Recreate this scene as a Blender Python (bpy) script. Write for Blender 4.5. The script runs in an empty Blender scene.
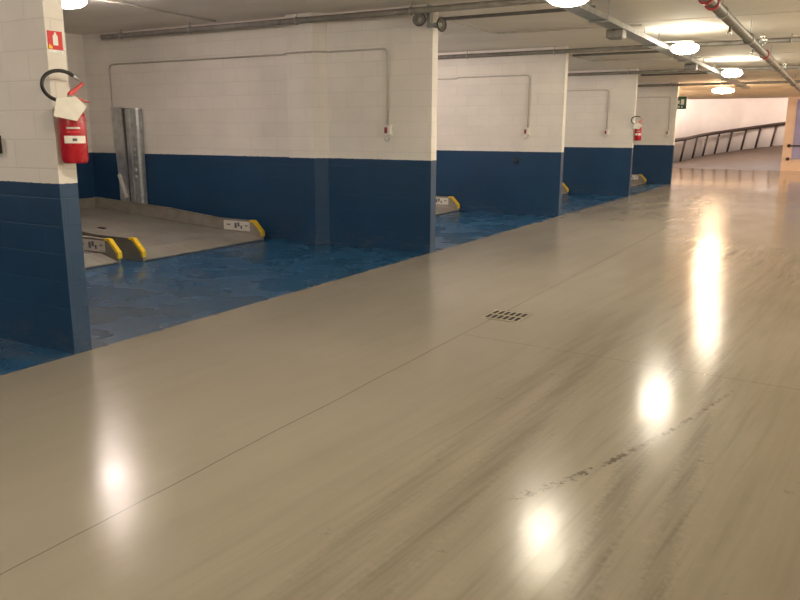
import bpy, bmesh, math, random
from mathutils import Vector, Matrix
random.seed(7)
S = bpy.context.scene
C = S.collection
PI = math.pi

# ------------------------------------------------------------------ helpers
class MB:
    """collects shapes; build() links them as ONE mesh object"""
    def __init__(s): s.bm = bmesh.new()
    def box(s, x0, x1, y0, y1, z0, z1, bev=0.0, rot=None):
        r = bmesh.ops.create_cube(s.bm, size=1)
        vs = r['verts']
        for v in vs:
            v.co = Vector(((x0+x1)/2+v.co.x*(x1-x0), (y0+y1)/2+v.co.y*(y1-y0), (z0+z1)/2+v.co.z*(z1-z0)))
        if bev:
            es = list({e for v in vs for e in v.link_edges})
            g = bmesh.ops.bevel(s.bm, geom=es, offset=bev, segments=2, affect='EDGES', profile=0.6)
            vs = g['verts']
        if rot is not None:
            for v in {v for v in vs}: v.co = rot @ v.co
        return s
    def prism(s, pts, axis, a, b):
        """polygon pts in the plane normal to axis, extruded from a to b"""
        def P(p, t):
            if axis == 'y': return Vector((p[0], t, p[1]))
            if axis == 'z': return Vector((p[0], p[1], t))
            return Vector((t, p[0], p[1]))
        va = [s.bm.verts.new(P(p, a)) for p in pts]
        vb = [s.bm.verts.new(P(p, b)) for p in pts]
        s.bm.faces.new(va); s.bm.faces.new(vb[::-1])
        n = len(pts)
        for i in range(n):
            s.bm.faces.new((va[i], vb[i], vb[(i+1) % n], va[(i+1) % n]))
        return s
    def tube(s, path, r, seg=12, cap=True):
        path = [Vector(p) for p in path]
        rings = []
        up = Vector((0, 0, 1))
        for i, p in enumerate(path):
            if i == 0: t = path[1]-p
            elif i == len(path)-1: t = p-path[i-1]
            else: t = (path[i+1]-p).normalized()+(p-path[i-1]).normalized()
            t.normalize()
            if i == 0:
                a = t.cross(up)
                if a.length < .05: a = t.cross(Vector((1, 0, 0)))
            else:
                a = a - t*a.dot(t)
                if a.length < 1e-4: a = t.orthogonal()
            a.normalize(); b = t.cross(a)
            rr = r[i] if isinstance(r, (list, tuple)) else r
            rings.append([s.bm.verts.new(p+(a*math.cos(2*PI*k/seg)+b*math.sin(2*PI*k/seg))*rr) for k in range(seg)])
        for A, B in zip(rings, rings[1:]):
            for k in range(seg):
                f = s.bm.faces.new((A[k], A[(k+1) % seg], B[(k+1) % seg], B[k])); f.smooth = True
        if cap:
            s.bm.faces.new(rings[0][::-1]); s.bm.faces.new(rings[-1])
        return s
    def lathe(s, prof, seg=32, M=None):
        """profile of (r, z) turned about z"""
        M = M or Matrix()
        rings = []
        for r, z in prof:
            if r < 1e-5: rings.append([s.bm.verts.new(M @ Vector((0, 0, z)))])
            else: rings.append([s.bm.verts.new(M @ Vector((r*math.cos(2*PI*k/seg), r*math.sin(2*PI*k/seg), z))) for k in range(seg)])
        for A, B in zip(rings, rings[1:]):
            for k in range(seg):
                k2 = (k+1) % seg
                if len(A) == 1 and len(B) == 1: continue
                if len(A) == 1: f = s.bm.faces.new((A[0], B[k], B[k2]))
                elif len(B) == 1: f = s.bm.faces.new((A[k], A[k2], B[0]))
                else: f = s.bm.faces.new((A[k], A[k2], B[k2], B[k]))
                f.smooth = True
        return s
    def poly(s, pts):
        s.bm.faces.new([s.bm.verts.new(Vector(p)) for p in pts]); return s
    def torus(s, c, R, r, M=None, a0=0, a1=2*PI, n=28, seg=10):
        M = M or Matrix()
        closed = abs(a1-a0-2*PI) < 1e-4
        pts = [Vector(c)+M @ Vector((R*math.cos(a0+(a1-a0)*i/n), R*math.sin(a0+(a1-a0)*i/n), 0)) for i in range(n+1)]
        return s.tube(pts, r, seg, cap=not closed)
    def build(s, name, mat, parent=None, loc=None):
        me = bpy.data.meshes.new(name)
        bmesh.ops.recalc_face_normals(s.bm, faces=s.bm.faces[:])
        s.bm.to_mesh(me); s.bm.free()
        o = bpy.data.objects.new(name, me); C.objects.link(o)
        if mat: me.materials.append(mat)
        if parent: o.parent = parent
        if loc: o.location = loc
        return o

def tag(o, label=None, cat=None, group=None, kind=None):
    if label: o['label'] = label
    if cat: o['category'] = cat
    if group: o['group'] = group
    if kind: o['kind'] = kind
    return o
def thing(name, label, cat, loc=(0, 0, 0), rz=0, group=None):
    o = bpy.data.objects.new(name, None); C.objects.link(o)
    o.empty_display_size = .1
    o.location = loc; o.rotation_euler = (0, 0, rz)
    return tag(o, label, cat, group)
def struct(mb, name, mat): return tag(mb.build(name, mat), kind='structure')
def copy_tree(o, parent=None):
    c = o.copy(); C.objects.link(c)
    if parent: c.parent = parent
    for ch in list(o.children): copy_tree(ch, c)
    return c

# ------------------------------------------------------------------ materials
class NT:
    def __init__(s, name):
        s.m = bpy.data.materials.new(name); s.m.use_nodes = True
        s.t = s.m.node_tree; s.b = s.t.nodes['Principled BSDF']
    def n(s, typ, **kw):
        x = s.t.nodes.new(typ)
        for k, v in kw.items(): setattr(x, k, v)
        return x
    def put(s, sock, v):
        if hasattr(v, 'is_linked') or isinstance(v, bpy.types.NodeSocket): s.t.links.new(v, sock)
        else:
            if isinstance(v, (tuple, list)) and len(v) == 3 and sock.type == 'RGBA': v = (*v, 1)
            sock.default_value = v
    def math(s, op, a, b=None, c=None, clamp=False):
        x = s.n('ShaderNodeMath', operation=op, use_clamp=clamp)
        s.put(x.inputs[0], a)
        if b is not None: s.put(x.inputs[1], b)
        if c is not None: s.put(x.inputs[2], c)
        return x.outputs[0]
    def mix(s, f, a, b, blend='MIX'):
        x = s.n('ShaderNodeMix', data_type='RGBA', blend_type=blend)
        s.put(x.inputs[0], f); s.put(x.inputs[6], a); s.put(x.inputs[7], b)
        return x.outputs[2]
    def pos(s):
        g = s.n('ShaderNodeNewGeometry'); q = s.n('ShaderNodeSeparateXYZ')
        s.t.links.new(g.outputs['Position'], q.inputs[0])
        return g.outputs['Position'], q.outputs[0], q.outputs[1], q.outputs[2]
    def vec(s, x, y, z):
        q = s.n('ShaderNodeCombineXYZ')
        s.put(q.inputs[0], x); s.put(q.inputs[1], y); s.put(q.inputs[2], z); return q.outputs[0]
    def noise(s, vec, scale, detail=4, rough=.55):
        x = s.n('ShaderNodeTexNoise'); s.put(x.inputs['Vector'], vec)
        x.inputs['Scale'].default_value = scale; x.inputs['Detail'].default_value = detail; x.inputs['Roughness'].default_value = rough
        return x.outputs[0]
    def ramp(s, v, a, b, c=0., d=1.):
        x = s.n('ShaderNodeMapRange'); x.clamp = True
        s.put(x.inputs[0], v)
        for i, k in enumerate((a, b, c, d)): x.inputs[i+1].default_value = k
        return x.outputs[0]
    def smooth(s, v, a, b, c=0., d=1.):
        x = s.n('ShaderNodeMapRange', interpolation_type='SMOOTHSTEP'); s.put(x.inputs[0], v)
        for i, k in enumerate((a, b, c, d)): x.inputs[i+1].default_value = k
        return x.outputs[0]
    def bump(s, h, strength, dist=.01):
        x = s.n('ShaderNodeBump'); x.inputs['Strength'].default_value = strength; x.inputs['Distance'].default_value = dist
        s.put(x.inputs['Height'], h); s.t.links.new(x.outputs[0], s.b.inputs['Normal'])
    def set(s, **kw):
        for k, v in kw.items(): s.put(s.b.inputs[k.replace('_', ' ')], v)
        return s.m

def simple(name, col, rough=.5, metal=0., var=.15, scale=18, spec=.5):
    t = NT(name); P, x, y, z = t.pos()
    tc = t.n('ShaderNodeTexCoord').outputs['Object']
    n = t.noise(tc, scale, 4)
    f = t.ramp(n, .3, .7)
    a = tuple(c*(1-var) for c in col); b = tuple(min(1, c*(1+var)) for c in col)
    return t.set(Base_Color=t.mix(f, a, b), Roughness=t.ramp(n, .3, .7, max(0, rough-.06), min(1, rough+.06)), Metallic=metal, Specular_IOR_Level=spec)

def wall_mat(name, white, blue, dado=1.24, joint=1.0):
    t = NT(name); P, x, y, z = t.pos()
    u = t.math('ADD', x, y)
    br = t.n('ShaderNodeTexBrick'); t.put(br.inputs['Vector'], t.vec(u, t.math('ADD', z, .06), 0.))
    br.offset = .5; br.inputs['Scale'].default_value = 1; br.inputs['Mortar Size'].default_value = .006
    br.inputs['Mortar Smooth'].default_value = .4; br.inputs['Brick Width'].default_value = .5; br.inputs['Row Height'].default_value = .2
    br.inputs['Color1'].default_value = (1, 1, 1, 1); br.inputs['Color2'].default_value = (.93, .93, .93, 1); br.inputs['Mortar'].default_value = (.8, .8, .8, 1)
    n = t.noise(P, 1.3, 5)
    fine = t.noise(P, 90, 2)
    edge = t.math('ADD', z, t.ramp(t.noise(P, 22, 2), .3, .7, -.003, .003))
    up = t.math('GREATER_THAN', edge, dado)
    w = t.mix(t.ramp(n, .3, .75), white, tuple(c*.86 for c in white))
    b = t.mix(t.ramp(n, .3, .75), blue, tuple(c*.75 for c in blue))
    # scuffs and splashes low on the blue paint
    low = t.math('MULTIPLY', t.ramp(z, .0, .3, 1, 0), t.ramp(t.noise(t.vec(u, t.math('MULTIPLY', z, 3.), 0.), 5, 4), .5, .7))
    b = t.mix(t.math('MULTIPLY', low, .35), b, (.16, .15, .13))
    c = t.mix(up, b, w)
    c = t.mix(.55*joint, c, br.outputs['Color'], 'MULTIPLY')
    h = t.math('SUBTRACT', t.math('MULTIPLY', fine, .12), t.math('MULTIPLY', br.outputs['Fac'], .8))
    t.bump(h, .35*joint, .008)
    return t.set(Base_Color=c, Roughness=t.ramp(up, 0, 1, .42, .62), Specular_IOR_Level=.4)

WHITE = (.80, .755, .69); BLUE = (.0125, .053, .125)
M_wall = wall_mat('painted_blockwork', WHITE, BLUE)
M_plain = wall_mat('plain_white_paint', (.80, .76, .70), (.80, .76, .70), joint=.0)
M_ceil = None
def ceil_mat():
    t = NT('ceiling_concrete'); P, x, y, z = t.pos()
    n = t.noise(t.vec(t.math('MULTIPLY', x, .6), y, z), 1.1, 5); f = t.noise(P, 30, 3)
    c = t.mix(t.ramp(n, .3, .7), (.86, .81, .72), (.74, .695, .61))
    c = t.mix(t.math('MULTIPLY', t.ramp(f, .45, .7), .15), c, (.5, .46, .39))
    t.bump(f, .15, .004)
    return t.set(Base_Color=c, Roughness=.8)
M_ceil = ceil_mat()

def floor_mat():
    t = NT('beige_epoxy_floor'); P, x, y, z = t.pos()
    mul = lambda a, b: t.math('MULTIPLY', a, b)
    add = lambda a, b: t.math('ADD', a, b)
    sub = lambda a, b: t.math('SUBTRACT', a, b)
    # construction joints
    wob = t.ramp(t.noise(P, 1.5, 2), .3, .7, -.006, .006)
    jx = t.math('ABSOLUTE', sub(add(x, wob), 2.2))
    l1 = t.math('LESS_THAN', jx, t.ramp(y, 0, 30, .0035, .010))
    yy = add(y, mul(x, .06))
    my = t.math('ABSOLUTE', sub(t.math('MODULO', add(sub(yy, 5.57), 23.4), 7.8), 3.9))
    my = sub(3.9, my)
    l2 = mul(t.math('LESS_THAN', my, .005), t.ramp(x, 2.2, 2.21))
    joints = t.math('MAXIMUM', l1, mul(l2, .75))
    # broad cloudy tone and long streaks left by tyres along the lane
    cl = t.noise(P, .55, 5)
    st = t.noise(t.vec(add(mul(x, 4.), mul(y, -.25)), mul(y, .35), 0.), 1.3, 6, .6)
    st2 = t.noise(t.vec(add(mul(x, 24.), mul(y, -2.2)), mul(y, .8), 3.), 1.2, 5, .65)
    grit = t.noise(P, 130, 2)
    speck = t.noise(P, 26, 4, .7)
    lane = mul(t.smooth(x, 2.3, 3.5), t.smooth(x, 5.3, 4.3))
    c = t.mix(t.ramp(cl, .3, .7), (.310, .280, .222), (.268, .239, .186))
    c = t.mix(mul(t.ramp(st, .45, .75), add(.14, mul(lane, .28))), c, (.165, .142, .10))
    c = t.mix(mul(mul(t.ramp(st2, .48, .75), lane), .40), c, (.13, .11, .076))
    c = t.mix(mul(t.smooth(x, 3.9, 5.4), .50), c, (.155, .113, .068))  # weaker lighting at right put into the colour, darker and browner
    # tyre tracks with ragged edges
    rag = t.ramp(t.noise(P, 30, 4, .7), .3, .7, -.028, .028)
    for x0, w, sl, k in ((4.02, .085, -.08, .62), (4.20, .07, -.06, .5), (3.42, .11, -.04, .42), (3.15, .09, -.03, .25)):
        cx = add(add(x, mul(y, -sl)), rag)
        d = t.math('ABSOLUTE', sub(cx, x0+.26 if x0 > 3.9 else x0+.1))
        m = mul(t.smooth(d, w, w*.2), t.ramp(st2, .3, .6, .3, 1))
        m = mul(m, t.smooth(y, 8.5, 4.5))
        c = t.mix(mul(m, k), c, (.12, .10, .068))
    # curved trail of dirt crossing the lane
    dx = sub(x, 3.62)
    path = add(3.0, add(mul(dx, 1.6), mul(mul(dx, dx), 2.2)))
    dd = t.math('ABSOLUTE', sub(sub(y, path), mul(rag, .9)))
    trail = mul(mul(t.smooth(dd, .075, .035), t.ramp(t.noise(P, 17, 4, .75), .46, .56)), mul(t.smooth(x, 3.58, 3.66), t.smooth(x, 4.34, 4.2)))
    c = t.mix(mul(trail, .92), c, (.075, .064, .045))
    sp = t.noise(P, 8, 4, .65)
    spots = mul(t.ramp(sp, .66, .72), mul(lane, .55))
    c = t.mix(spots, c, (.15, .125, .085))
    # far end: wet patches, with the far lamp's warm tint put into the colour
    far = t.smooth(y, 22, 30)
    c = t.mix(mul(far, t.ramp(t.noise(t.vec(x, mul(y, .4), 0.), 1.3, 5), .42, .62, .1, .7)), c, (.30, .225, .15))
    c = t.mix(mul(joints, .62), c, (.09, .075, .05))
    wet = t.smooth(t.noise(t.vec(mul(x, 1.6), mul(y, .5), 0.), 1.4, 3, .5), .36, .66)
    r = add(.185, mul(wet, -.035))
    r = add(r, mul(t.smooth(cl, .3, .7), .03))
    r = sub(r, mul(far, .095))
    r = add(r, t.smooth(x, 3., 1.9, 0., .05))
    h = add(mul(st2, mul(lane, .5)), mul(grit, .10))
    h = add(h, mul(speck, add(.10, mul(lane, .45))))
    h = sub(h, mul(joints, 1.2))
    t.bump(h, .13, .006)
    dull = t.math('MAXIMUM', mul(t.ramp(st2, .40, .62), .62), mul(t.ramp(speck, .50, .60), .55))
    spec = sub(.54, mul(mul(lane, t.smooth(y, 11, 6)), mul(dull, .54)))
    return t.set(Base_Color=c, Roughness=r, Specular_IOR_Level=spec)
M_floor = floor_mat()

def blue_floor_mat():
    t = NT('blue_painted_floor'); P, x, y, z = t.pos()
    cl = t.noise(P, .9, 5)
    c = t.mix(t.ramp(cl, .3, .7), (.012, .078, .180), (.010, .062, .140))
    sc = t.noise(t.vec(t.math('MULTIPLY', x, 1.2), t.math('MULTIPLY', y, 2.2), 0.), 1.3, 5, .6)
    front = t.math('MULTIPLY', t.smooth(y, 7.2, 4.2), t.smooth(x, -3.5, -.3))
    c = t.mix(t.math('MULTIPLY', t.smooth(sc, .40, .70), t.math('ADD', .04, t.math('MULTIPLY', front, .30))), c, (.12, .115, .105))
    c = t.mix(t.math('MULTIPLY', t.smooth(x, -.03, -.01), .6), c, (.05, .09, .13))
    r = t.ramp(t.noise(P, 1.6, 4), .35, .65, .2, .34)
    t.bump(t.noise(P, 40, 3), .06, .004)
    return t.set(Base_Color=c, Roughness=r, Specular_IOR_Level=.5)
M_bluefloor = blue_floor_mat()

def metal_deck():
    t = NT('worn_galvanised_deck'); P, x, y, z = t.pos()
    n = t.noise(P, 2.2, 5); f = t.noise(t.vec(t.math('MULTIPLY', x, .6), t.math('MULTIPLY', y, 4.), z), 6, 4)
    c = t.mix(t.ramp(n, .3, .7), (.30, .285, .25), (.215, .20, .175))
    c = t.mix(t.math('MULTIPLY', t.ramp(f, .5, .75), .5), c, (.17, .14, .11))
    wv = t.math('SINE', t.math('MULTIPLY', y, 2*PI/.12))
    t.bump(t.math('MULTIPLY', wv, .4), .12, .01)
    return t.set(Base_Color=c, Roughness=.5, Metallic=.25)
M_deck = metal_deck()
M_deckside = simple('galvanised_side', (.27, .245, .21), .5, .3, .2, 6)
M_darkside = simple('dark_grey_steel', (.09, .085, .08), .55, .3, .2, 6)  # plain dark grey steel of runners and mast web
M_yellow = simple('yellow_edge_paint', (.78, .52, .02), .5, 0, .12, 20)
M_plate = simple('pale_plate', (.60, .58, .53), .5, 0, .08, 30)
M_ink = simple('dark_print', (.10, .10, .11), .6, 0, .1)
M_galv = simple('galvanised_steel', (.42, .44, .44), .38, .7, .25, 9)
M_galvlight = simple('zinc_plate', (.52, .53, .53), .35, .75, .2, 7)
M_black = simple('black_plastic', (.012, .012, .013), .42, 0, .2)
M_dark = simple('dark_gap', (.008, .008, .008), .9, 0, .1)
M_red = simple('extinguisher_red', (.40, .010, .020), .28, 0, .1, 5)
M_redsign = simple('sign_red', (.62, .03, .04), .5, 0, .06)
M_redpaint = simple('red_pipe_coupling', (.27, .022, .028), .45, 0, .2)
M_paper = simple('white_card', (.82, .78, .70), .7, 0, .05)
M_wplast = simple('white_plastic', (.70, .68, .62), .45, 0, .06)
M_gplast = simple('grey_plastic', (.42, .41, .38), .5, 0, .08)
M_pvc = simple('grey_conduit', (.50, .46, .41), .5, 0, .1, 10)
M_pipe = simple('grey_steel_pipe', (.16, .15, .135), .45, .35, .25, 9)
M_trunk = simple('ceiling_pipe_grey', (.24, .225, .205), .5, .3, .2, 8)
M_brass = simple('chromed_fitting', (.75, .70, .62), .2, .9, .1)
M_green = simple('sign_green', (.02, .10, .06), .5, 0, .1)
M_signwhite = simple('sign_white', (.80, .80, .74), .5, 0, .03)
M_rail = simple('dark_brown_rail', (.055, .035, .03), .45, .2, .2)
M_lav = simple('lavender_blue_sheet', (.36, .38, .72), .5, 0, .1, 3)
M_ramp = simple('ramp_concrete', (.080, .056, .040), .6, 0, .22, 1.2)
M_rwall = simple('bright_white_wall', (.86, .80, .74), .7, 0, .03, 2)
M_pink = simple('cream_pillar_paint', (.86, .70, .60), .6, 0, .06, 3)
M_grate = simple('drain_frame', (.30, .265, .195), .5, .1, .12, 25)
M_red_lever = simple('red_lever', (.55, .03, .03), .4, 0, .1)

def emit(name, col, st):
    t = NT(name); P, x, y, z = t.pos()
    tc = t.n('ShaderNodeTexCoord').outputs['Object']
    s_ = t.ramp(t.noise(tc, 6, 2), .3, .7, st*.95, st*1.05)
    return t.set(Base_Color=(.9, .88, .8), Emission_Color=col, Emission_Strength=s_)
WARM = (1., .89, .71)
M_lamp = emit('lamp_diffuser_lit', WARM, 62)
M_lampbay = emit('bay_lamp_diffuser_lit', (1., .85, .79), 62)
M_lampfar = emit('far_lamp_diffuser_lit', (1., .66, .40), 150)

# ------------------------------------------------------------------ the setting
YD = [3.46, 9.08, 14.53, 20.27, 25.87]
TH = .15
H = 3.2
XB = -6.7
XR = 10.0
YB = -3.6
YE = 38.4
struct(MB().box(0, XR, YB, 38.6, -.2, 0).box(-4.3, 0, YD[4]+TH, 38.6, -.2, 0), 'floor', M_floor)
struct(MB().box(XB, 0, YB, YD[4]+TH, -.2, 0), 'floor_bays', M_bluefloor)
# ceiling: precast panels with open joints across the lane
mb = MB()
joints = [YB, .6, 3.5, 6.4, 9.25, 11.95, 14.75, 17.65, 20.45, 23.2, 26.05, 28.4, 30.6, 32.8, 35., 37.1, 39.]
for a, b in zip(joints, joints[1:]):
    mb.prism([(a+.03, H), (b-.03, H), (b-.03, H+.03), (b-.006, H+.12), (a+.006, H+.12), (a+.03, H+.03)], 'x', XB, XR)
mb.box(XB, XR, YB, 39, H+.121, H+.3)
struct(mb, 'ceiling', M_ceil)
struct(MB().box(XB-.2, XB, YB, YD[4]+TH, -.2, H+.3), 'wall_left', M_wall)
struct(MB().box(XR, XR+.2, YB, YE, -.2, H+.3), 'wall_right', M_wall)
struct(MB().box(XB-.2, XR+.2, YB-.2, YB, -.2, H+.3), 'wall_back', M_wall)
# bay dividing walls
def divider(i):
    y = YD[i]; mb = MB()
    mb.box(-2.25, 0, y, y+TH, 0, H+.1)
    if i == 1:
        mb.box(XB, -2.25, y, y+TH, 0, H+.1)
        struct(MB().prism([(-2.25, y-.15), (-1.80, y-.15), (-1.785, y-.14), (-1.655, y-.012), (-1.65, y+.002), (-2.25, y+.002)], 'z', 0, H), 'trim_2', M_wall)
    else:
        mb.box(XB, -2.25, y, y+TH, 0, H+.1)
    struct(mb, 'wall_divider', M_wall)
for i in range(5): divider(i)
struct(MB().box(-4.5, -4.3, YD[4]+TH, 46., -.2, 5), 'wall_far_left', M_rwall)
# end wall with the lavender sheet, right of the ramp opening
struct(MB().box(2.38, XR, YE, YE+.35, 0, H+.3), 'wall_end', M_pink)
# header over the ramp opening and the upper ceiling of the ramp well
struct(MB().box(-4.3, XR+3, 39., 39.2, H, 5), 'trim_1', M_rwall)
struct(MB().box(-6.5, 10, 39.2, 58, 5., 5.2), 'ceiling_ramp', M_rwall)
d = struct(MB().box(2.78, 4.4, YE-.05, YE, .52, 3.1), 'door_1', M_lav)
for k in range(3): MB().box(2.78+.54*k-.012, 2.78+.54*k+.012, YE-.06, YE-.05, .52, 3.1).build('sheet_seam', M_lav, d)

# ramp: posts measured on its outer edge
ray_posts = [(-3.27, 46.1, .05), (-2.93, 48.0, .20), (-2.55, 49.2, .31), (-2.02, 50.1, .42), (-1.43, 51.0, .53), (-.74, 51.84, .65), (.05, 51.78, .77), (.94, 51.19, .89)]
def catmull(P, n):
    P = [Vector(p) for p in P]; P = [P[0]*2-P[1]]+P+[P[-1]*2-P[-2]]; out = []
    for i in range(1, len(P)-2):
        for k in range(n):
            t = k/n; a, b, c, d = P[i-1:i+3]
            out.append(.5*((2*b)+(c-a)*t+(2*a-5*b+4*c-d)*t*t+(3*b-a-3*c+d)*t**3))
    out.append(P[-2]); return out
outer = [(-3.9, 38.6, -.005), (-3.75, 41., -.002), (-3.4, 44.5, .02)]+ray_posts+[(2.0, 50.1, 1.02), (3.0, 48.6, 1.15), (3.8, 46.5, 1.3)]
oc = catmull(outer, 6)
mb = MB(); NU = len(oc); NV = 14; grid = []
for i, o in enumerate(oc):
    u = i/(NU-1)
    a = Vector((-3.9+u*9.5, 38.6, -.005)); row = []
    for k in range(NV+1):
        v = k/NV; p = a.lerp(o, v); p.z = a.z+(o.z-a.z)*(v**1.15)
        row.append(mb.bm.verts.new(p))
    grid.append(row)
for i in range(NU-1):
    for k in range(NV):
        try:
            f = mb.bm.faces.new((grid[i][k], grid[i+1][k], grid[i+1][k+1], grid[i][k+1])); f.smooth = True
        except ValueError: pass
struct(mb, 'floor_ramp', M_ramp)
# white wall curving behind the rail
mb = MB(); cen = Vector((1.2, 44.5, 0)); prev = None
pts = []
for p in oc:
    q = Vector((p.x, p.y, 0)); dr = (q-cen); dr.z = 0; dr.normalize()
    pts.append(q+dr*.45)
pts = [p for p in pts if p.y > 41.5]
pts[0].x = -4.25
for p in pts:
    a = mb.bm.verts.new((p.x, p.y, -.3)); b = mb.bm.verts.new((p.x, p.y, 5.1))
    if prev: f = mb.bm.faces.new((prev[0], a, b, prev[1])); f.smooth = True
    prev = (a, b)
o = struct(mb, 'wall_ramp', M_rwall)
sm = o.modifiers.new('thick', 'SOLIDIFY'); sm.thickness = .15; sm.offset = 0
# rail
rail = thing('guard_rail', 'dark brown guard rail on slanted posts climbing the curved ramp against the bright white wall', 'railing', (-3.3, 45.8, .0))
inv = Vector((-3.3, 45.8, 0))
LEAN = Vector((.20, 0, 0)); PH = 1.27
tops = [Vector(p)+LEAN+Vector((0, 0, PH)) for p in ray_posts]
tp = catmull([Vector((-3.6, 44.7, 1.22))]+tops+[tops[-1]+Vector((.85, -.8, .1))], 4)
MB().tube([p-inv for p in tp], .10, 8).build('top_rail', M_rail, rail)
for p in ray_posts:
    q = Vector(p)-inv
    MB().tube([q+Vector((0, 0, -.02)), q+LEAN+Vector((0, 0, PH))], .06, 8).build('post', M_rail, rail)
# handrail on the end wall
hr = thing('wall_handrail', 'dark handrail bar on brackets in front of the lavender sheet on the far end wall', 'handrail', (2.62, YE, 1.1))
MB().tube([(0, -.16, 0), (1.5, -.16, 0)], .03, 10).build('bar', M_rail, hr)
for zz in (0, -.58):
    MB().lathe([(0, -.0), (.075, 0), (.075, .03), (.04, .04), (.04, .17), (.06, .18), (0, .19)], 16, Matrix.Translation((0, 0, zz)) @ Matrix.Rotation(PI/2, 4, 'X')).build('bracket', M_rail, hr)

# ------------------------------------------------------------------ floor drain
dr = thing('floor_drain', 'square floor drain grate with two rows of six dark slots in the beige lane', 'drain', (2.275, 6.21, 0))
MB().box(-.175, .175, -.175, .175, -.02, .004, .003).build('frame', M_grate, dr)
for j in (-1, 1):
    for i in range(6):
        cx = -.135+.054*i; cy = j*.082
        MB().box(cx-.0155, cx+.0155, cy-.06, cy+.06, .001, .0055, .001).build('slot', M_dark, dr)

# ------------------------------------------------------------------ parking pallets
def pallet(label, W, loc, group):
    """front edge at x=0, reaches back to -3.75; y from 0 to W"""
    t = thing('parking_pallet', label, 'parking platform', loc, 0, group)
    deck = [(-.02, .012), (-.34, .098), (-1.2, .135), (-3.72, .31), (-3.72, .27), (-1.2, .09), (-.34, .05), (-.02, .004)]
    MB().prism(deck[1:7], 'y', .045, W-.045).build('deck', M_deck, t)
    MB().prism([(-.004, .026), (-.325, .108), (-.335, .108), (-.335, .08), (-.02, .012), (-.004, .010)], 'y', .04, W-.04).build('ramp_lip', M_deck, t)
    # low slatted support below the deck
    for yr in (.25, W-.4): MB().box(-3.5, -.6, yr, yr+.15, 0, .05).build('runner', M_darkside, t)
    prof = [(0, .004), (0, .13), (-.15, .275), (-.85, .28), (-2.0, .385), (-3.75, .475), (-3.75, .2), (-1.2, .02), (-.4, .004)]
    for s_ in (0, 1):
        y0, y1 = (0, .03) if s_ == 0 else (W-.03, W)
        w = MB().prism(prof, 'y', y0, y1).build('side_wall', M_deckside, t)
        # top flange
        MB().prism([(-.16, .276), (-.85, .281), (-2.0, .386), (-3.74, .476), (-3.74, .488), (-2.0, .398), (-.85, .293), (-.16, .288)], 'y', y0-.012, y1+.012).build('top_flange', M_deckside, w)
        MB().prism([(.012, .06), (.012, .135), (-.145, .295), (-.235, .295), (-.235, .270), (-.165, .262), (-.02, .115), (-.02, .06)], 'y', y0-.014, y1+.014).build('yellow_edge', M_yellow, w)
        yi = y1 if s_ == 0 else y0-.006
        pl = MB().prism([(-.24, .12), (-.24, .262), (-.76, .266), (-.76, .12)], 'y', yi, yi+.006).build('marking_plate', M_plate, w)
        if s_ == 1:
            yk = yi-.002
            for (a, b, c, d) in ((-.54, -.495, .155, .235), (-.48, -.44, .18, .245), (-.42, -.39, .15, .2), (-.70, -.62, .19, .215), (-.33, -.28, .19, .215)):
                MB().box(a, b, yk, yk+.003, c, d).build('printed_mark', M_ink if a > -.6 and a < -.40 else M_deckside, pl)
    MB().prism([(-3.75, .22), (-3.75, .475), (-3.70, .475), (-3.72, .25)], 'y', .03, W-.03).build('back_flange', M_deckside, t)
    MB().box(-2.05, -1.92, W*.42, W*.42+.05, .16, .205).build('wheel_slot', M_dark, t)
    return t
G = 'parking platforms in the bays'
pB = pallet('wide grey parking platform filling right half of first bay, before the steel mast', 2.33, (-2.745, 6.565, 0), G)
pA = pallet('grey parking platform at left of first bay, mostly hidden by the near wall', 2.42, (-2.92, 3.95, 0), G)
for (x, y, lab) in ((-2.12, 14.45, 'parking platform corner showing behind the second wall end, yellow tip and pale plate'),
                    (-1.60, 20.18, 'parking platform sliver with yellow tip behind the third wall end'),
                    (-.77, 25.78, 'parking platform corner with pale plate below the far fire extinguisher')):
    c = copy_tree(pB); c.location = (x, y-2.33, 0); c['label'] = lab

# ------------------------------------------------------------------ lifting mast
m = thing('lifting_mast', 'galvanised steel lifting mast with bolted channel standing behind the parking platform', 'mast', (-5.70, 8.98, 0))
MB().prism([(-.31, 2.0), (-.05, 2.0), (.0, .0), (-.17, .0)], 'y', -.02, .0).build('flange_plate', M_galvlight, m)
MB().box(-.05, .055, .0, .09, 0, 1.98).build('web', M_darkside, m)
MB().prism([(.06, -.04), (.31, -.04), (.34, -.01), (.34, .07), (.31, .095), (.06, .095), (.06, .075), (.30, .075), (.32, .06), (.32, -.01), (.305, -.02), (.06, -.02)], 'z', 0, 1.97).build('channel', M_galv, m)
MB().box(.13, .17, -.052, -.04, 0, 1.97).build('guide_rib', M_galvlight, m)
for k in range(5):
    MB().lathe([(0, 0), (.028, 0), (.028, .02), (.014, .026), (0, .026)], 10, Matrix.Translation((.235, -.039, .86+.115*k)) @ Matrix.Rotation(PI/2, 4, 'X')).build('bolt', M_galvlight, m)
MB().box(-.03, .03, -.01, .01, -.02, .40, .004).build('brace', M_wplast, m).matrix_local = Matrix.Translation((-.06, -.031, .52)) @ Matrix.Rotation(math.radians(-22), 4, 'Y')
MB().box(-.25, -.225, .0, .02, 0.0, 1.25).build('side_strip', M_galvlight, m)

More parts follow.
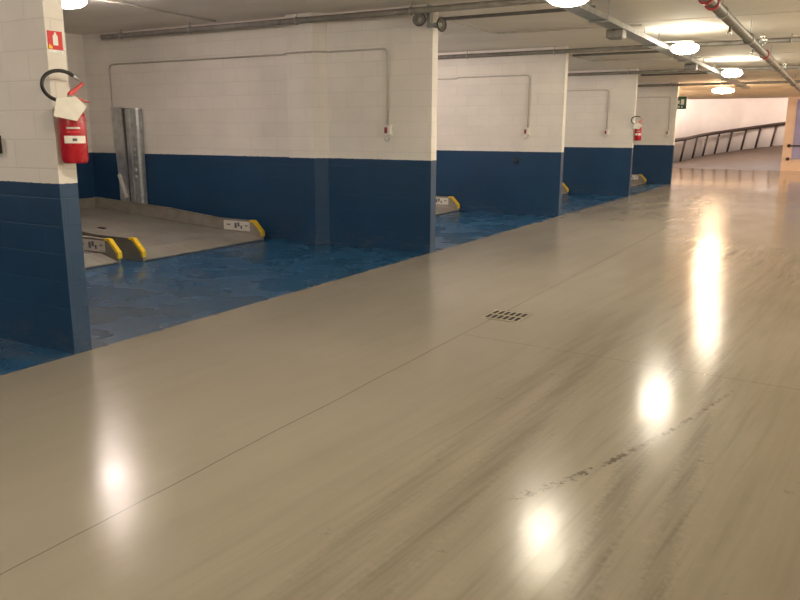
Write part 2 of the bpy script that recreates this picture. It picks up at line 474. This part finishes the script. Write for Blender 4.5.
# ------------------------------------------------------------------ fire extinguishers
def extinguisher(label, loc):
    t = thing('fire_extinguisher', label, 'fire extinguisher', loc)
    R = .088
    prof = [(0, 0), (R*.86, 0), (R*.93, .012), (R, .03), (R, .30), (R*.97, .325), (R*.85, .352), (R*.6, .372), (R*.34, .382), (R*.30, .395), (0, .395)]
    b = MB().lathe(prof, 40).build('cylinder', M_red, t)
    # printed label wraps the side facing out of the wall and up the lane
    def wrap(name, z0, z1, a0, a1, mat, e):
        mb = MB(); n = 16; prev = None
        for k in range(n+1):
            a = a0+(a1-a0)*k/n
            p = (mb.bm.verts.new(((R+e)*math.cos(a), (R+e)*math.sin(a), z0)), mb.bm.verts.new(((R+e)*math.cos(a), (R+e)*math.sin(a), z1)))
            if prev: mb.bm.faces.new((prev[0], p[0], p[1], prev[1]))
            prev = p
        return mb.build(name, mat, b)
    wrap('label_band', .135, .185, -1.35, .35, M_paper, .002)
    wrap('print', .15, .168, -.72, -.40, M_ink, .003)
    for k in range(2): wrap('print', .205+.026*k, .217+.026*k, -1.1, -.1, M_plate if k else M_redsign, .002)
    MB().lathe([(0, .39), (.026, .39), (.026, .43), (.018, .436), (.018, .455), (0, .455)], 16).build('valve', M_galvlight, t)
    # levers point along the wall, up the lane
    MB().prism([(-.015, .452), (-.005, .475), (.11, .545), (.115, .535), (.02, .455)], 'x', -.011, .011).build('top_lever', M_red_lever, t)
    MB().prism([(-.012, .44), (.03, .448), (.15, .415), (.148, .408), (.03, .434), (-.012, .43)], 'x', -.011, .011).build('carry_handle', M_red_lever, t)
    # hose: loops away from the valve, over the top and back to the nozzle
    cy, cz = -.075, .512
    path = []
    for k in range(25):
        a = math.radians(-80-k*(235/24.)); path.append((.02, cy+.145*math.cos(a)*1.0, cz+.098*math.sin(a)))
    h = MB().tube([(.0, -.01, .425), (.01, -.04, .42)]+path, .0125, 10).build('hose', M_black, t)
    e = Vector(path[-1]); d_ = (e-Vector(path[-2])).normalized()
    MB().tube([e-d_*.005, e+d_*.02, e+d_*.05], [.013, .013, .009], 10).build('nozzle', M_galvlight, h)
    # white inspection card
    MB().poly([(0, -.085, .07), (0, .035, .085), (0, .10, .02), (0, .03, -.075), (0, -.11, -.045)]).build('inspection_card', M_paper, t).matrix_local = Matrix.Translation((.10, -.075, .358)) @ Matrix.Rotation(-.65, 4, 'Z')
    MB().box(-R-.0235, -R+.01, -.04, .04, .30, .40).build('wall_bracket', M_galvlight, t)
    return t
e1 = extinguisher('red fire extinguisher with black hose loop and white card on the nearest wall end', (.112, YD[0]+.062, 1.385))
e2 = copy_tree(e1); e2.rotation_euler = (0, 0, math.radians(-50)); e2.location = (.112, YD[3]+.07, 1.42); e2['label'] = 'distant red fire extinguisher on the narrow wall end far down the lane'

# extinguisher sign
sg = thing('extinguisher_sign', 'small red and white extinguisher sign above the nearest extinguisher', 'sign', (0, YD[0]+.068, 2.13))
MB().box(0, .004, -.056, .056, .012, .132, .0).build('panel', M_redsign, sg)
pc = MB().prism([(-.018, .04), (.020, .04), (.020, .100), (.010, .112), (.008, .124), (-.004, .124), (-.006, .112), (-.018, .100)], 'x', .004, .0055).build('extinguisher_symbol', M_signwhite, sg)
MB().prism([(-.053, .016), (-.024, .016), (-.03, .038), (-.038, .032), (-.046, .048), (-.053, .036)], 'x', .004, .0056).build('flame_symbol', M_yellow, sg)
MB().box(0, .003, -.052, .056, -.012, .009).build('caption_strip', M_signwhite, sg)
MB().box(.003, .004, -.045, .048, -.006, .003).build('caption_print', M_galv, sg)

# exit sign beyond the last wall end
ex = thing('exit_sign', 'green and white emergency exit sign peeking past the last blue wall', 'sign', (-.02, YD[4]+TH+.07, 2.56))
MB().box(-.30, .27, -.025, .025, -.19, .19, .006).build('sign_body', M_green, ex)
MB().box(.10, .20, -.029, -.026, -.06, .11).build('door_symbol', M_signwhite, ex)
MB().prism([(-.03, .02), (.06, .09), (.06, -.05)], 'y', -.029, -.026).build('arrow_symbol', M_signwhite, ex)
for (a, b) in ((.03, .07), (.12, .16), (-.1, 0.)): MB().box(a, b, -.029, -.026, -.15, -.10).build('lower_mark', M_signwhite, ex)
MB().box(-.28, -.2, -.075, -.024, -.1, .1).build('wall_bracket', M_gplast, ex)

# ------------------------------------------------------------------ conduits and switch boxes on the dividers
def arc(c, r, a0, a1, plane_y, n=5):
    return [(c[0]+r*math.cos(math.radians(a0+(a1-a0)*k/n)), plane_y, c[1]+r*math.sin(math.radians(a0+(a1-a0)*k/n))) for k in range(n+1)]
def conduit(i, xr, xl, ztop, label):
    y = YD[i]-.02
    z0 = 1.70
    pts = [(xr, y, z0), (xr, y, ztop-.07)]+arc((xr-.07, ztop-.07), .07, 0, 90, y)[1:]
    if i == 1:
        pts += [(-1.58, y, ztop), (-1.66, y-.03, ztop), (-1.80, y-.15, ztop), (-2.24, y-.15, ztop), (-2.28, y-.12, ztop), (-2.30, y, ztop), (xl+.07, y, ztop), (xl+.02, y, ztop-.02), (xl, y, ztop-.07), (xl, y, 1.3)]
    else:
        pts += [(-2.2, y, ztop), (-2.28, y, ztop-(.02 if i == 2 else 0)), (xl, y, ztop-(.02 if i == 2 else 0))]
    o = MB().tube([(a-xr, b-y, c-z0) for a, b, c in pts], .0125, 8).build('conduit', M_pvc, None, (xr, y, z0))
    return tag(o, label, 'conduit', 'conduits on the bay walls')
def swbox(i, x, label):
    t = thing('switch_box', label, 'switch box', (x, YD[i], 1.57), 0, 'switch boxes on the bay walls')
    MB().box(-.055, .055, -.06, 0, -.01, .13, .006).build('housing', M_wplast, t)
    MB().box(-.052, -.01, -.066, -.06, .02, .10, .002).build('red_plate', M_redpaint, t)
    MB().box(.005, .045, -.068, -.06, .01, .12, .002).build('cover', M_paper, t)
    MB().torus((-.03, -.03, -.05), .035, .006, Matrix.Rotation(PI/2, 3, 'X'), PI*.9, PI*2.1, 12, 8).build('cable_loop', M_gplast, t)
    return t
conduit(1, -.66, -6.08, 2.69, 'thin grey conduit running along first bay wall above the blue paint')
conduit(2, -.70, -5.9, 2.70, 'thin grey conduit along second bay wall, dropping to its switch box')
conduit(3, -.68, -5.9, 2.70, 'thin grey conduit on third bay wall left of the far extinguisher')
conduit(4, -.20, -5.9, 2.74, 'thin grey conduit on the last wall, beside the ramp opening')
swbox(1, -.635, 'white and red switch box on the largest bay wall, near its lit end')
swbox(2, -.70, 'pale switch box on the second bay wall')
swbox(3, -.66, 'tiny pale switch box on the third bay wall')
swbox(4, -.19, 'tiny pale switch box on the last wall beside the ramp opening')
b0 = tag(MB().box(-.05, .05, -.06, 0, 0, .13, .006).build('junction_box', M_black, None, (-.655, YD[0], 1.44)), 'dark box at the left picture edge on the nearest wall', 'box')
ring = thing('wall_socket', 'small dark round socket on blue part of the second bay wall', 'socket', (-.92, YD[2], 1.06))
MB().torus((0, -.012, 0), .05, .014, Matrix.Rotation(PI/2, 3, 'X')).build('rim', M_black, ring)
MB().lathe([(0, 0), (.045, 0), (.045, .012), (0, .014)], 20, Matrix.Rotation(PI/2, 4, 'X')).build('face', simple('blue_socket_face', (.012, .05, .10), .5), ring)

# ------------------------------------------------------------------ ceiling services
def pipe_thing(name, pts, r, mat, label, cat, seg=12):
    o0 = Vector(pts[0])
    return tag(MB().tube([Vector(p)-o0 for p in pts], r, seg).build(name, mat, None, o0), label, cat)
pl_labels = {1: 'grey ceiling pipe with cut end above the first bay wall', 2: 'grey ceiling pipe along top of the second bay wall',
             3: 'grey ceiling pipe along top of the third bay wall', 4: 'dark ceiling pipe in front of the warm lit far ceiling'}
for i in (1, 2, 3, 4):
    y = YD[i]-(.22 if i == 1 else .10); x0 = -5.95
    t = thing('ceiling_pipe', pl_labels[i], 'pipe', (x0, y, 3.10), 0, 'ceiling pipes across the bays')
    MB().tube([(0, 0, 0), (.012, 0, 0), (6.2-x0, 0, 0)], [.045, .04, .04], 12).build('tube', M_trunk, t)
    for xx in (-5.5, -4.0, -2.0, -.2, 1.6, 3.8):
        MB().tube([(xx-x0, 0, .04), (xx-x0, 0, .10)], .008, 6).torus((xx-x0, 0, 0), .05, .008, Matrix.Rotation(PI/2, 3, 'Y'), n=14, seg=6).build('hanger', M_galv, t)
for i, lab in ((1, 'dark thin pipe over the lane, just behind the twin horn'), (2, 'thin pipe over the lane behind the second wall end'), (3, 'thin pipe over the lane behind the third wall end')):
    pipe_thing('cross_pipe', [(-.02 if i == 1 else 0.02, YD[i]+.34, 3.06), (1.99, YD[i]+.34, 3.06)], .022, M_pipe, lab, 'pipe')
for i, lab in ((1, 'thin conduit bending across the ceiling from the twin horn to the cable tray'), (2, 'thin conduit bending across the ceiling behind the second wall end')):
    y = YD[i]
    pipe_thing('ceiling_conduit', [(-.35, y+TH, 3.17), (-.35, y+2.75, 3.17), (-.28, y+2.83, 3.17), (1.97, y+2.83, 3.15)], .016, M_pvc, lab, 'conduit', 8)
pipe_thing('lamp_conduit', [(-3.35, 6.35, 3.175), (-3.42, 8.79, 3.175)], .013, M_pvc, 'thin conduit on first bay ceiling leading from the lamp to the wall pipe', 'conduit', 8)

# cable tray
tr = thing('cable_tray', 'long galvanised cable tray under the lane ceiling carrying the lamps', 'cable tray', (1.99, -3.2, 2.93))
L = 29.0
MB().box(-.10, .10, 0, L, 0, .004).box(-.10, -.096, 0, L, .004, .06).box(.096, .10, 0, L, .004, .06).box(-.10, -.085, 0, L, .06, .064).box(.085, .10, 0, L, .06, .064).build('channel', M_galv, tr)
MB().tube([(-.04, .02, .03), (-.045, L-.02, .03)], .022, 8).build('cable', M_gplast, tr)
MB().tube([(.03, .02, .026), (.035, L-.02, .026)], .018, 8).build('cable', M_gplast, tr)
for k in range(10):
    yy = 1.2+2.9*k
    MB().tube([(-.12, yy, -.01), (.12, yy, -.01)], .012, 6).tube([(-.11, yy, -.01), (-.11, yy, .272)], .006, 6).tube([(.11, yy, -.01), (.11, yy, .272)], .006, 6).build('hanger', M_galv, tr)
for (y, lab) in ((10.55, 'grey junction box hung below the cable tray past the nearest lane lamp'), (16.3, 'grey junction box below the cable tray between the two far lane lamps')):
    t = thing('junction_box', lab, 'junction box', (1.97, y, 2.8285), 0, 'junction boxes under the cable tray')
    MB().box(-.12, .10, -.10, .10, 0, .10, .008).build('housing', M_trunk, t)
    MB().box(-.10, .08, -.08, .08, -.012, 0, .004).build('lid', M_pipe, t)
    MB().tube([(-.02, -.1, .09), (-.02, -.09, .0995)], .014, 8).build('gland', M_black, t)

# lamps
def lamp(label, loc, mat, drop=0., arm=True, R=.21):
    t = thing('ceiling_lamp', label, 'lamp', loc, 0, 'round ceiling lamps')
    MB().lathe([(0, .10), (R*.55, .10), (R*.62, .085), (R*.62, .055), (0, .055)], 32).build('base', M_wplast, t)
    MB().lathe([(R*.6, .058), (R*.85, .045), (R*.98, .018), (R, -.005), (R*.95, -.035), (R*.75, -.068), (R*.42, -.086), (0, -.092)], 32).build('diffuser', mat, t)
    if drop: MB().tube([(0, 0, .08), (0, 0, drop)], .02, 8).lathe([(0, drop-.02), (.05, drop-.02), (.05, drop), (0, drop)], 16).build('stem', M_gplast, t)
    if arm: MB().box(-.40, .03, -.025, .025, .098, .11).build('arm', M_galv, t)
    return t
lamp('glaring round ceiling lamp at top edge, nearest one over the beige lane', (2.21, 7.72, 2.92), M_lamp)
lamp('bright round lamp on the cable tray, middle one over the lane', (2.40, 13.0, 2.91), M_lamp)
lamp('small bright lamp on the cable tray, just above the warm far lamp', (2.42, 18.7, 2.91), M_lamp)
lamp('large warm glowing lamp hanging before the ramp opening', (1.10, 27.6, 2.99), M_lampfar, .21, False, .34)
lamp('round lamp glowing on the first bay ceiling, above the near extinguisher sign', (-3.35, 6.2, 3.10), M_lampbay, 0, False, .25)

# sprinkler pipe
sp = thing('sprinkler_pipe', 'thick grey sprinkler pipe with red couplings running down the lane ceiling at right', 'pipe', (3.38, -3.2, 2.93))
MB().tube([(0, 0, 0), (.0, 41.5, 0)], .06, 16).build('tube', M_pipe, sp)
Y0 = 3.2
def collar(y, mat, r=.08, w=.05):
    MB().lathe([(.055, -w), (r*.95, -w), (r, -w*.7), (r, w*.7), (r*.95, w), (.055, w)], 20, Matrix.Translation((0, y+Y0, 0)) @ Matrix.Rotation(PI/2, 4, 'X')).build('coupling', mat, sp)
for y, mt in ((8.45, M_redpaint), (8.85, M_redpaint), (12.35, M_pipe), (14.9, M_redpaint), (17.9, M_pipe), (23.4, M_pipe)): collar(y, mt)
for y in (9.6, 12.5, 16, 20.0, 24, 28, 32):
    MB().tube([(0, y+Y0, .05), (0, y+Y0, .268)], .007, 6).torus((0, y+Y0, 0), .065, .009, Matrix.Rotation(PI/2, 3, 'X'), n=16, seg=6).build('hanger', M_galv, sp)
for y in (13.6, 14.1, 19.0):
    h = MB().tube([(.0, y+Y0, .04), (.05, y+Y0, .10), (.06, y+Y0, .17)], .018, 8).build('sprinkler_branch', M_galv, sp)
    MB().lathe([(0, 0), (.03, .0), (.04, .02), (.035, .05), (.02, .07), (0, .07)], 14, Matrix.Translation((.06, y+Y0, .13))).build('sprinkler_head', M_brass, h)
for y in (10.4, 13.1): # drop heads below the pipe
    h = MB().tube([(0, y+Y0, -.04), (-.01, y+Y0, -.12)], .016, 8).build('drain_branch', M_pipe, sp)
    MB().lathe([(0, 0), (.025, 0), (.03, .02), (.02, .04), (0, .04)], 12, Matrix.Translation((-.01, y+Y0, -.15))).build('branch_cap', M_brass, h)

# twin horn on first divider end
hn = thing('twin_horn', 'grey twin horn sounder on top of the first wall end by the lane', 'siren', (-.02, YD[1]-.05, 3.0))
MB().box(-.03, .02, -.03, .03, -.1, .19, .006).build('bracket', M_galv, hn)
MB().box(-.02, .10, -.0, .03, -.075, -.045, .004).build('right_arm', M_galv, hn)
def horn(M, n):
    b = MB().lathe([(.03, -.13), (.04, -.06), (.055, -.02), (.092, .025), (.098, .03), (.098, .04), (.085, .036), (.05, -.01), (.03, -.02)], 28, M).build('horn_bell', M_trunk, hn)
    MB().lathe([(.092, .034), (.104, .036), (.104, .05), (.092, .052)], 28, M).build('rim', M_black, b)
    MB().lathe([(0, -.02), (.045, -.02), (.045, .0), (.03, .03), (0, .038)], 20, M).build('centre_cone', M_gplast, b)
horn(Matrix.Translation((-.10, -.10, .0)) @ Matrix.Scale(.8, 4) @ Matrix.Rotation(math.radians(30), 4, 'Z') @ Matrix.Rotation(PI/2, 4, 'X'), 0)
MB().box(-.10, -.02, -.045, -.02, -.015, .015).build('left_arm', M_galv, hn)
horn(Matrix.Translation((.12, .04, -.06)) @ Matrix.Scale(.85, 4) @ Matrix.Rotation(math.radians(75), 4, 'Z') @ Matrix.Rotation(PI/2, 4, 'X'), 1)

# ------------------------------------------------------------------ light
def point(loc, e, col, r=.18):
    l = bpy.data.lights.new('unseen_light', 'POINT'); l.energy = e; l.color = col; l.shadow_soft_size = r
    o = bpy.data.objects.new('unseen_light', l); o.location = loc; C.objects.link(o)
for y, e in ((11.8, 110), (17.4, 85), (23.1, 60)): point((-3.3, y, 2.9), e, (1., .85, .79))        # lamps of the other bays, hidden behind the walls
point((-3.3, .6, 2.9), 95, (1., .85, .79))
for y in (2.6, -2.2): point((2.42, y, 2.8), 85, WARM)  # lane lamps above and behind the camera
for y in (.6, 6.2, 11.8, 17.4, 23.1): point((8.2, y, 2.8), (50, 220, 350, 350, 200)[int(y/5.6)], WARM)                # unseen lights added for assumed right-hand bays, lifting ceiling and wall ends
for x in (-3., 7.2): point((x, 32, 2.6), 260, (1., .66, .40))                  # unseen warm lights added on either side to brighten the far ceiling                          
for (x, y, e) in ((-1.2, 43.5, 390), (1.2, 46, 390)): point((x, y, 4.75), e, (1., .84, .765), .2)
w = bpy.data.worlds.new('dim'); S.world = w; w.use_nodes = True
w.node_tree.nodes['Background'].inputs[0].default_value = (1, .93, .85, 1); w.node_tree.nodes['Background'].inputs[1].default_value = .03

# ------------------------------------------------------------------ camera
cam = bpy.data.cameras.new('camera'); co = bpy.data.objects.new('camera', cam); C.objects.link(co)
F, YAW, PIT, ROL, CX = 758.76, math.radians(-29.77), math.radians(-12.44), math.radians(.23), 4.726
f = Vector((math.sin(YAW)*math.cos(PIT), math.cos(YAW)*math.cos(PIT), math.sin(PIT)))
r = Vector((math.cos(YAW), -math.sin(YAW), 0)); u = r.cross(f)
c_, s_ = math.cos(ROL), math.sin(ROL)
R2 = c_*r+s_*u; U2 = -s_*r+c_*u
co.matrix_world = Matrix((( R2.x, U2.x, -f.x, CX), (R2.y, U2.y, -f.y, 0), (R2.z, U2.z, -f.z, 1.6), (0, 0, 0, 1)))
cam.sensor_width = 36; cam.lens = F/800*36; cam.clip_end = 200
S.camera = co
S.view_settings.view_transform = 'Standard'
S.view_settings.look = 'None'
S.view_settings.exposure = .32
